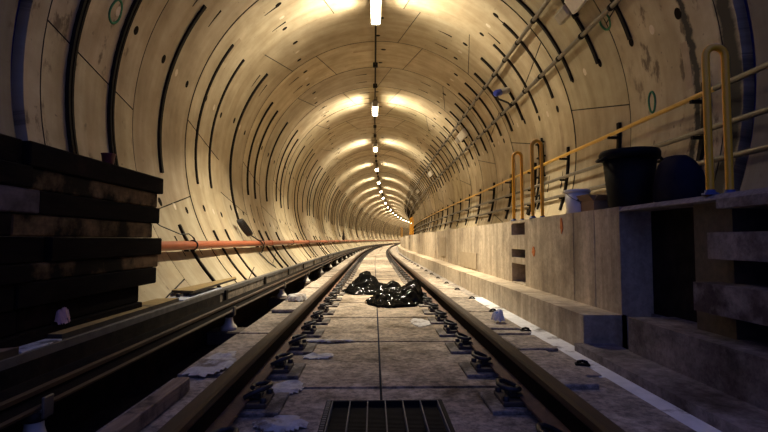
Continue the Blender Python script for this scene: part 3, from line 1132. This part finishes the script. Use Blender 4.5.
# wire loop, hanging cable coils on the pipe
b = MB()
b.tube([L(5.75, rad(203), TR - .02), L(5.8, rad(205), TR - .06), W(5.85, PX + .02, PZ + .14), W(6.05, PX + .04, PZ + .15), W(6.2, PX + .05, PZ + .10), W(6.3, PX + .03, PZ + .06)], .007, 8)
tag(b.build('wire_loop', 'cable'), 'thin black wire looped above red pipe just beyond the timber stack', 'wire')
b = MB()
for i in range(5):
    q0 = i * .3
    pts = []
    for k_ in range(26):
        q = 2 * PI * k_ / 26
        pts.append(L(9.35 + .10 * math.cos(q) * (1 + .1 * math.sin(i)) - .14 * math.sin(q) + .012 * i, rad(204.2) - .055 * math.sin(q), TR - .10 - .02 * i))
    b.tube(pts, .016, 8, closed=True)
pts = [L(9.5, rad(206.5), TR - .12), W(9.8, PX + .07, PZ + .03), W(10.0, PX + .08, PZ - .06), W(10.0, PX + .03, PZ - .2), L(9.95, rad(214), TR - .02), L(10.15, rad(219), TR - .02), L(10.4, rad(222), TR - .02)]
b.tube(pts, .014, 8)
tag(b.build('cable_coil', 'cable'), 'coil of black cable hung on red pipe with its tail down the wall', 'cable')
tb = thing('hanging_bundle', 'small black bundle hanging above the red pipe far along left wall', 'bundle')
at_line(tb, 33.0, PX, PZ + PR)
b = MB(); b.lathe([(.05, 0), (.10, .08), (.11, .25), (.06, .40), (.03, .62)], 12); b.build('bundle_body', 'cable', tb)

# ------------------------------------------------------------------ mounting channels cast into the lining
count_ch = 0
far_mb = MB()


def strip(b, s, w, t0, t1, d=0.03):
    n = max(3, int(math.degrees(abs(t1 - t0)) / 2.5))
    vs, fs = [], []
    for i in range(n + 1):
        th = t0 + (t1 - t0) * i / n
        for ss_, rr in ((s - w / 2, TR + .008), (s + w / 2, TR + .008), (s + w / 2, TR - d), (s - w / 2, TR - d)):
            vs.append(L(ss_, th, rr))
    for i in range(n):
        for j in range(4):
            k_ = (j + 1) % 4
            fs.append((i * 4 + j, i * 4 + k_, i * 4 + 4 + k_, i * 4 + 4 + j))
    fs += [(3, 2, 1, 0), tuple(n * 4 + j for j in range(4))]
    b.add(vs, fs)


def channel(s, t0, t1, label, group, w=0.05, d=0.03, double=False):
    global count_ch
    if count_ch >= 285:
        strip(far_mb, s, w, rad(t0), rad(t1), d)
        return
    count_ch += 1
    b = MB()
    if double:
        strip(b, s - w * .29, w * .36, rad(t0), rad(t1), d)
        strip(b, s + w * .29, w * .36, rad(t0), rad(t1), d)
        strip(b, s, w * .5, rad(t0), rad(t1), d * .6)
    else:
        strip(b, s, w, rad(t0), rad(t1), d)
    tag(b.build('mounting_channel', 'channel'), label, 'channel', group)


nl = nlo = nr = 0
for k in range(NR):
    s0 = RING0 + RW * k
    rng = random.Random(900 + k)
    up = [0.37, 1.08] if k == 0 else ([0.70] if k % 2 else [0.40, 1.05])
    for f_ in up:
        nl += 1
        j = rng.uniform(-1.5, 1.5) if k > 2 else 0
        if k == 0:
            channel(s0 + f_, (128 if f_ < 1 else 116), 192, f'{nth(nl)} thick black channel curving up left wall behind the timber stack', 'upper channels on the left wall', 0.085, 0.045, True)
        else:
            long_ = (k % 5 == 3)
            channel(s0 + f_, 144 + j - (3 if long_ else 0), (190 if k < 3 else 187) + j + (16 if long_ else 0), f'{nth(nl)} upper black channel on left wall, counting away from the timber stack', 'upper channels on the left wall', (0.04 if k > 3 else 0.05) if k > 1 else 0.06)
    for f_ in up:
        if k == 0 or k > 14 or k % 3 == 0:
            continue
        nlo += 1
        j = rng.uniform(-1, 1)
        channel(s0 + f_ + 0.08, 204 + j, 223.5 + j, f'{nth(nlo)} lower black channel crossing behind red pipe on left wall', 'lower channels on the left wall', 0.045)
    for f_ in (0.48, 1.28):
        nr += 1
        j = rng.uniform(-1.2, 1.2)
        channel(s0 + f_, 18.5 + j, 47.5 + j, f'{nth(nr)} black channel under the two conduits high on right wall', 'channels on the right wall', 0.055 if k < 4 else 0.042)
o = far_mb.build('distant_channels', 'channel')
tag(o, 'black mounting channels of the farthest rings, too small to count', 'channels', kind='stuff')

# ------------------------------------------------------------------ two long conduits high on the right wall
for th, r_, lab in ((rad(39.6), .031, 'upper pale conduit along the top of right wall'), (rad(26.2), .031, 'lower pale conduit along the right wall above the handrail')):
    t = thing('conduit', lab, 'conduit', (0, 0, 0))
    b = MB(); b.tube([L(s, th, TR - .075) for s in srange(-1.0, END - 2)], r_, 12); tb_ = b.build('tube', 'galv', t)
    for k in range(15):
        for f_ in (0.48, 1.28):
            s = RING0 + RW * k + f_
            b = MB(); b.tube([L(s - .022, th, TR - .075), L(s + .022, th, TR - .075)], r_ + .012, 12)
            b.build('saddle', 'channel', tb_)
    for k in range(8):
        s = 5.0 + 3.0 * k
        b = MB(); b.tube([L(s - .06, th, TR - .075), L(s + .06, th, TR - .075)], r_ + .006, 12)
        b.build('coupling', 'galv', tb_)

# white emergency boxes and the blue plug between the conduits
for i in range(5):
    s = 5.62 + 8.1 * i
    t = thing('bulkhead_box', f'{nth(i + 1)} white box fitting between the two conduits on right wall', 'fitting', L(s, rad(33.5), TR - .03), 0, 'white fittings between the conduits')
    ux = Vector((math.sin(rad(33.5)), 0, -math.cos(rad(33.5))))
    nrm = Vector((-math.cos(rad(33.5)), 0, -math.sin(rad(33.5))))
    mt = Matrix((ux, Vector((0, 1, 0)), nrm)).transposed()
    tf = lambda x, y, z, mt=mt: tuple(mt @ Vector((x, y, z)))
    b = MB(); b.box(-.11, .11, -.42, .42, 0.03, .13, tf=tf, bev=.015); b.build('casing', 'white_casing', t)
    b = MB(); b.box(-.08, .08, .45, .78, 0.05, .15, tf=tf, bev=.02); b.build('gear_box', 'grey_casing', t)
    b = MB(); b.box(-.14, .14, -.03, .03, 0.0, .05, tf=tf); b.box(-.14, .14, .5, .56, 0.0, .06, tf=tf); b.build('bracket', 'channel', t)
p0 = L(9.35, rad(31.5), TR - .05)
t = thing('socket_plug', 'blue plug in a grey socket between the conduits on right wall', 'plug', p0)
d = Vector((-0.80, -0.35, -0.30)).normalized()
b = MB(); b.tube([Vector((0, 0, 0)) + d * q for q in (0.0, .16, .17, .22)], [.065, .065, .05, .05], 14); sk = b.build('socket', 'grey_casing', t)
b = MB(); b.tube([d * q for q in (.20, .21, .33, .36)], [.05, .066, .066, .045], 14); b.build('plug_body', 'blue_plug', t)
b = MB(); b.tube([d * .30 + Vector((0, 0, -.05)), d * .28 + Vector((.02, .02, -.12)), Vector((.02, .05, -.25)), Vector((.08, .06, -.34))], .02, 8); b.build('cable_tail', 'cable', sk)

# ------------------------------------------------------------------ handrail and wall rails over the walkway
HX = 3.02
for z, m, r_, nm, lab in ((2.005, 'yellow_rail', .024, 'handrail', 'yellow handrail along the right wall above the walkway'),
                          (1.655, 'galv', .027, 'wall_rail', 'middle grey wall rail below the yellow handrail'),
                          (1.355, 'galv', .027, 'wall_rail', 'lowest grey wall rail, nearest the walkway')):
    t = thing(nm, lab, 'rail', (0, 0, 0))
    xx = min(HX + .06, TX + wall_x(z) - .08)
    b = MB()
    a = 4.10 if m == 'yellow_rail' else 1.0
    b.tube([W(s, xx, z) for s in srange(a, END - 2)], r_, 12)
    rt_ = b.build('rail_tube', m, t)
    if m == 'yellow_rail':
        b = MB(); b.tube([W(s, xx, z) for s in (1.0, 2.5, 4.10)], .026, 12); b.build('grey_end_tube', 'galv', t)
    for k in range(14):
        s = 5.2 + 3.2 * k
        b = MB(); b.tube([W(s - .05, xx, z), W(s + .05, xx, z)], r_ + .005, 12); b.build('sleeve', m, rt_)
for i in range(56):
    s = 4.40 + RW * i
    t = thing('rail_post', f'{nth(i + 1)} black wall post carrying the handrail, counting from the near end', 'post', group='handrail posts on the right wall')
    at_line(t, s, TX, 0)
    b = MB()
    t0, t1 = math.asin((1.12 - TZ) / TR), math.asin((2.17 - TZ) / TR)
    n = 8
    vs, fs = [], []
    for q in range(n + 1):
        th = t0 + (t1 - t0) * q / n
        for y, rr in ((-.028, TR + .005), (.028, TR + .005), (.028, TR - .04), (-.028, TR - .04)):
            vs.append((rr * math.cos(th), y, TZ + rr * math.sin(th)))
    for q in range(n):
        for j in range(4):
            k_ = (j + 1) % 4
            fs.append((q * 4 + j, q * 4 + k_, q * 4 + 4 + k_, q * 4 + 4 + j))
    fs += [(3, 2, 1, 0), tuple(n * 4 + j for j in range(4))]
    b.add(vs, fs)
    b.build('upright', 'channel', t)
    if i < 24:
        for z in (2.005, 1.655, 1.355):
            xx = min(HX + .06, TX + wall_x(z) - .08) - TX
            b = MB(); b.box(xx - .02, wall_x(z) + .005, -.022, .022, z - .05, z - .018, bev=.003); b.build('saddle', 'channel', t)
# the taller double rack behind the far hoops
t = thing('cable_rack', 'black ladder-like cable rack on right wall behind the yellow hoops', 'rack')
at_line(t, 8.75, TX, 0)
b = MB()
for y in (-.10, .10):
    pts = [((TR - .05) * math.cos(q), y, TZ + (TR - .05) * math.sin(q)) for q in [rad(-17 + 3.2 * k_) for k_ in range(9)]]
    b.tube(pts, .022, 6)
b.build('upright', 'channel', t)
for a in (-12, -5, 2, 7):
    b = MB()
    x_, z_ = (TR - .07) * math.cos(rad(a)), TZ + (TR - .07) * math.sin(rad(a))
    b.box(x_ - .03, x_ + .03, -.2, .14, z_ - .015, z_ + .015, bev=.003)
    b.build('rung', 'channel', t)


# yellow grab hoops at the ladder recesses
def hoop(s, x, label, top=0.84, half=0.055, m='yellow'):
    t = thing('grab_hoop', label, 'grab rail', group='yellow hoops beside the ladder recesses')
    at_line(t, s, x, WALK)
    b = MB()
    pts = [(-half, 0, 0), (-half, 0, top * .5), (-half, 0, top - half)]
    for i in range(1, 9):
        q = PI - PI * i / 9
        pts.append((half * math.cos(q), 0, top - half + half * math.sin(q)))
    pts += [(half, 0, top - half), (half, 0, top * .5), (half, 0, 0)]
    b.tube(pts, .020, 12)
    b.build('hoop_tube', m, t)
    for sx in (-1, 1):
        b = MB(); b.lathe([(.042, 0.001), (.042, .012), (.028, .014), (.026, .03)], 14, (sx * half, 0, 0)); b.build('foot_flange', 'blue_foot', t)
    return t


hoop(2.52, 1.90, 'large yellow hoop at right, nearest the camera, beside the near ladder treads', 0.83)
hoop(5.33, 1.88, 'yellow hoop on walkway at near side of the middle ladder recess', 0.90)
hoop(6.06, 1.88, 'yellow hoop on walkway at far side of the middle ladder recess', 0.90)
hoop(24.1, 1.90, 'small yellow hoop far along walkway, nearer of the distant pair', 0.92)
hoop(25.0, 1.90, 'small yellow hoop far along walkway, farther of the distant pair', 0.92)
hoop(43.8, 1.90, 'tiny yellow hoop at the bend where the walkway disappears', 0.92)

# ------------------------------------------------------------------ things on the walkway
t = thing('rubbish_bin', 'tall black plastic bin standing on walkway edge', 'bin', (2.25, 4.05, WALK))
b = MB(); b.lathe([(.165, .004), (.172, .02), (.215, .47), (.208, .47), (.16, .03)], 28); b.build('bin_body', 'black_plastic', t)
b = MB(); b.lathe([(.214, .455), (.245, .462), (.247, .512), (.236, .535), (.218, .535), (.206, .47)], 28); b.build('rim', 'black_plastic', t)
for sx in (-1, 1):
    b = MB(); b.tube([(sx * .236, -.07, .47), (sx * .262, -.055, .455), (sx * .272, 0, .445), (sx * .262, .055, .455), (sx * .236, .07, .47)], .014, 8)
    b.build('handle', 'black_plastic', t)

b = MB()
prof = [(0.10, 0.0), (.19, .01), (.215, .08), (.21, .18), (.185, .28), (.145, .36), (.09, .41), (.0, .425)]
n = 26
vs, fs = [], []
for r_, z in prof:
    for j in range(n):
        q = 2 * PI * j / n
        k_ = 1 + .10 * noise.noise(Vector((math.cos(q) * 1.6, math.sin(q) * 1.6, z * 5)))
        vs.append((r_ * 0.75 * k_ * math.cos(q) - .05 * z * 2, r_ * 1.1 * k_ * math.sin(q), z))
for i in range(len(prof) - 1):
    for j in range(n):
        k_ = (j + 1) % n
        fs.append((i * n + j, i * n + k_, (i + 1) * n + k_, (i + 1) * n + j))
fs.append(tuple(range(n))[::-1])
b.add(vs, fs, 0, True)
o = b.build('rubble_sack', 'navy_bag')
o.location = (2.42, 3.62, WALK)
tag(o, 'dark navy rounded sack standing right of the black bin', 'sack')

t = thing('plastic_bucket', 'white lidded bucket with dark print on walkway beside cardboard box', 'bucket', (2.03, 4.62, WALK))
b = MB(); b.lathe([(.098, .003), (.102, .01), (.116, .225), (.108, .225), (.092, .02)], 26); bb = b.build('bucket_body', 'white_plastic', t)
b = MB(); b.lathe([(.117, .222), (.126, .226), (.127, .250), (.118, .254), (.108, .250), (0.0, .249)], 26); b.build('lid', 'white_plastic', t)
b = MB()
rng = random.Random(4)
for (qa, z, w, h_) in ((-1.75, .145, .030, .018), (-1.58, .165, .022, .010), (-1.50, .135, .030, .026), (-1.40, .160, .018, .02), (-1.62, .115, .016, .012), (-1.30, .125, .02, .012)):
    vs, fs, n = [], [], 12
    for k_ in range(n):
        q = 2 * PI * k_ / n
        rr = rng.uniform(.75, 1.1)
        aa = qa + (w * rr * math.cos(q)) / .11
        zz = z + h_ * rr * math.sin(q)
        R_ = .102 + (zz - .01) / .215 * .014 + .0015
        vs.append((R_ * math.cos(aa), R_ * math.sin(aa), zz))
    b.add(vs, [tuple(range(n))])
b.build('print', 'dark_print', bb)
b = MB(); b.tube([(.124 * math.cos(q), .124 * math.sin(q) - .004, .215 - .09 * math.sin((q + 2.9) / 2.7 * PI)) for q in [-2.9 + 2.7 * k_ / 12 for k_ in range(13)]], .0035, 6)
b.build('bail_handle', 'galv', bb)

t = thing('cardboard_box', 'open cardboard box with flaps up between bucket and black bin', 'box', (2.13, 4.42, WALK), 0.12)
b = MB()
for (x0, x1, y0, y1) in ((-.10, .10, -.11, -.106), (-.10, .10, .106, .11), (-.10, -.096, -.106, .106), (.096, .10, -.106, .106)):
    b.box(x0, x1, y0, y1, .003, .125)
b.box(-.10, .10, -.11, .11, .002, .006)
b.build('box_body', 'cardboard', t)
for hinge, out in (((0, -1), 0.9), ((0, 1), 0.2), ((-1, 0), 0.7), ((1, 0), 0.3)):
    b = MB()
    hx, hy = hinge
    w = .096 if hx == 0 else .104
    l = .075
    c_, s_ = math.cos(out), math.sin(out)
    def tf(x, y, z, hx=hx, hy=hy, c_=c_, s_=s_):
        # x across the hinge, z up the flap, y its thickness
        o_ = z * s_ + y
        up = z * c_
        if hx == 0:
            return (x, hy * (.108 + o_), .125 + up)
        return (hx * (.098 + o_), x, .125 + up)
    b.box(-w, w, 0, .004, 0, l, tf=tf)
    b.build('flap', 'cardboard', t)


# ------------------------------------------------------------------ chalk rings on the lining
def chalk_ring(s, th, rs, rt, lab):
    b = MB()
    pts = []
    for k_ in range(30):
        q = 2 * PI * k_ / 30
        pts.append(L(s + rs * math.cos(q) * (1 + .06 * math.sin(3 * q)), th + rt * math.sin(q) / TR, TR - .004))
    b.tube(pts, .015, 6, closed=True)
    tag(b.build('chalk_ring', 'chalk'), lab, 'chalk mark')


chalk_ring(5.28, rad(2.5), 0.06, 0.12, 'green chalk ring on right wall above the yellow handrail')
chalk_ring(5.0, rad(161), 0.09, 0.13, 'green chalk ring on left wall high beside a thick black channel')
chalk_ring(5.75, rad(25), 0.10, 0.10, 'faint green chalk ring high on right wall by the lower conduit')

# ------------------------------------------------------------------ ceiling lights and their cable
LX, LZ = 0.03, 4.85
pos = {'n': 0}


def light(s, i):
    t = thing('tunnel_light', f'{nth(i)} glowing strip light along the tunnel crown, counting from the camera', 'ceiling light', group='strip lights along the crown')
    at_line(t, s, LX, LZ)
    b = MB()
    hw, hl = .080, .54
    prof = [(-hw, .075), (-hw, -.01), (-hw * .75, -.035), (hw * .75, -.035), (hw, -.01), (hw, .075)]
    vs = [(x, y, z) for y in (-hl, hl) for x, z in prof]
    n = len(prof)
    fs = [(j, j + 1, n + j + 1, n + j)[::-1] for j in range(n - 1)]
    b.add(vs, fs)
    b.build('diffuser', 'diffuser', t)
    b = MB(); b.box(-hw - .022, hw + .022, -hl - .03, hl + .03, .075, .15, bev=.006)
    hsg = b.build('housing', 'lamp_body', t)
    for y in (-1, 1):
        b = MB(); b.box(-hw - .012, hw + .012, min(y * hl, y * (hl + .04)), max(y * hl, y * (hl + .04)), -.05, .15, bev=.008); b.build('end_cap', 'lamp_body', hsg)
    for y in (-.4, .4):
        b = MB(); b.box(.04, .07, y - .02, y + .02, .15, .325); b.build('hanger', 'channel', hsg)
    ld = bpy.data.lights.new('lamp_glow', 'AREA')
    ld.shape = 'RECTANGLE'
    ld.size, ld.size_y = hw * 1.4, hl * 1.9
    ld.energy = LAMP_W
    ld.color = (1.0, 0.88, 0.66)
    ld.spread = rad(100)
    lo = bpy.data.objects.new('lamp_glow', ld)
    C.objects.link(lo)
    lo.parent = t
    lo.location = (0, 0, -.040)
    for sx in (-1, 1):
        l2 = bpy.data.lights.new('lamp_side_glow', 'AREA')
        l2.shape = 'RECTANGLE'
        l2.size, l2.size_y = .06, hl * 1.9
        l2.energy = SIDE_W
        l2.color = (1.0, 0.88, 0.66)
        l2.spread = rad(92)
        o2 = bpy.data.objects.new('lamp_side_glow', l2)
        C.objects.link(o2)
        o2.parent = t
        o2.location = (sx * (hw + .006), 0, .035)
        o2.rotation_euler = (0, -sx * rad(90 + 3), 0)


LAMP_W = 215.0
SIDE_W = 19.0
NL = 22
for i in range(NL):
    light(8.64 + 6.4 * i - (0.3 if i == 0 else 0), i + 1)
t = thing('lighting_cable', 'dark cable along the crown linking the strip lights', 'cable', (0, 0, 0))
b = MB(); b.tube([W(s, LX, LZ + .19) for s in srange(1.5, END - 4)], .02, 8); b.build('cable_run', 'channel', t)
for k in range(24):
    s = 11.6 + 1.6 * k
    if abs(((s - 8.64 + 3.2) % 6.4) - 3.2) < 0.9:
        continue
    b = MB(); P = W(s, LX, LZ + .19); b.box(P.x - .06, P.x + .06, P.y - .05, P.y + .05, P.z - .05, P.z + .06, bev=.01)
    b.box(P.x - .008, P.x + .008, P.y - .01, P.y + .01, P.z + .05, P.z + .14); b.build('junction_box', 'channel', t)

# ------------------------------------------------------------------ daylight from behind and through the opened crown, camera, colour
w = bpy.data.worlds.new('World')
bpy.context.scene.world = w
w.use_nodes = True
bg = w.node_tree.nodes['Background']
bg.inputs[0].default_value = (0.16, 0.22, 0.75, 1)
bg.inputs[1].default_value = 0.35

cam = bpy.data.cameras.new('camera')
co = bpy.data.objects.new('camera', cam)
C.objects.link(co)
cam.sensor_width = 36.0
cam.lens = 36.0 * 468.0 / 768.0
cam.clip_start = 0.05
co.location = (0, 0, 0.635)
co.rotation_euler = (PI / 2 + math.atan(24 / 468), 0, -math.atan(10 / 468))
sc = bpy.context.scene
sc.camera = co
sc.view_settings.view_transform = 'Standard'
sc.view_settings.look = 'None'
sc.view_settings.gamma = 1.0
sc.view_settings.use_curve_mapping = False
sc.view_settings.exposure = 0.6
sc.cycles.max_bounces = 12
sc.cycles.diffuse_bounces = 8
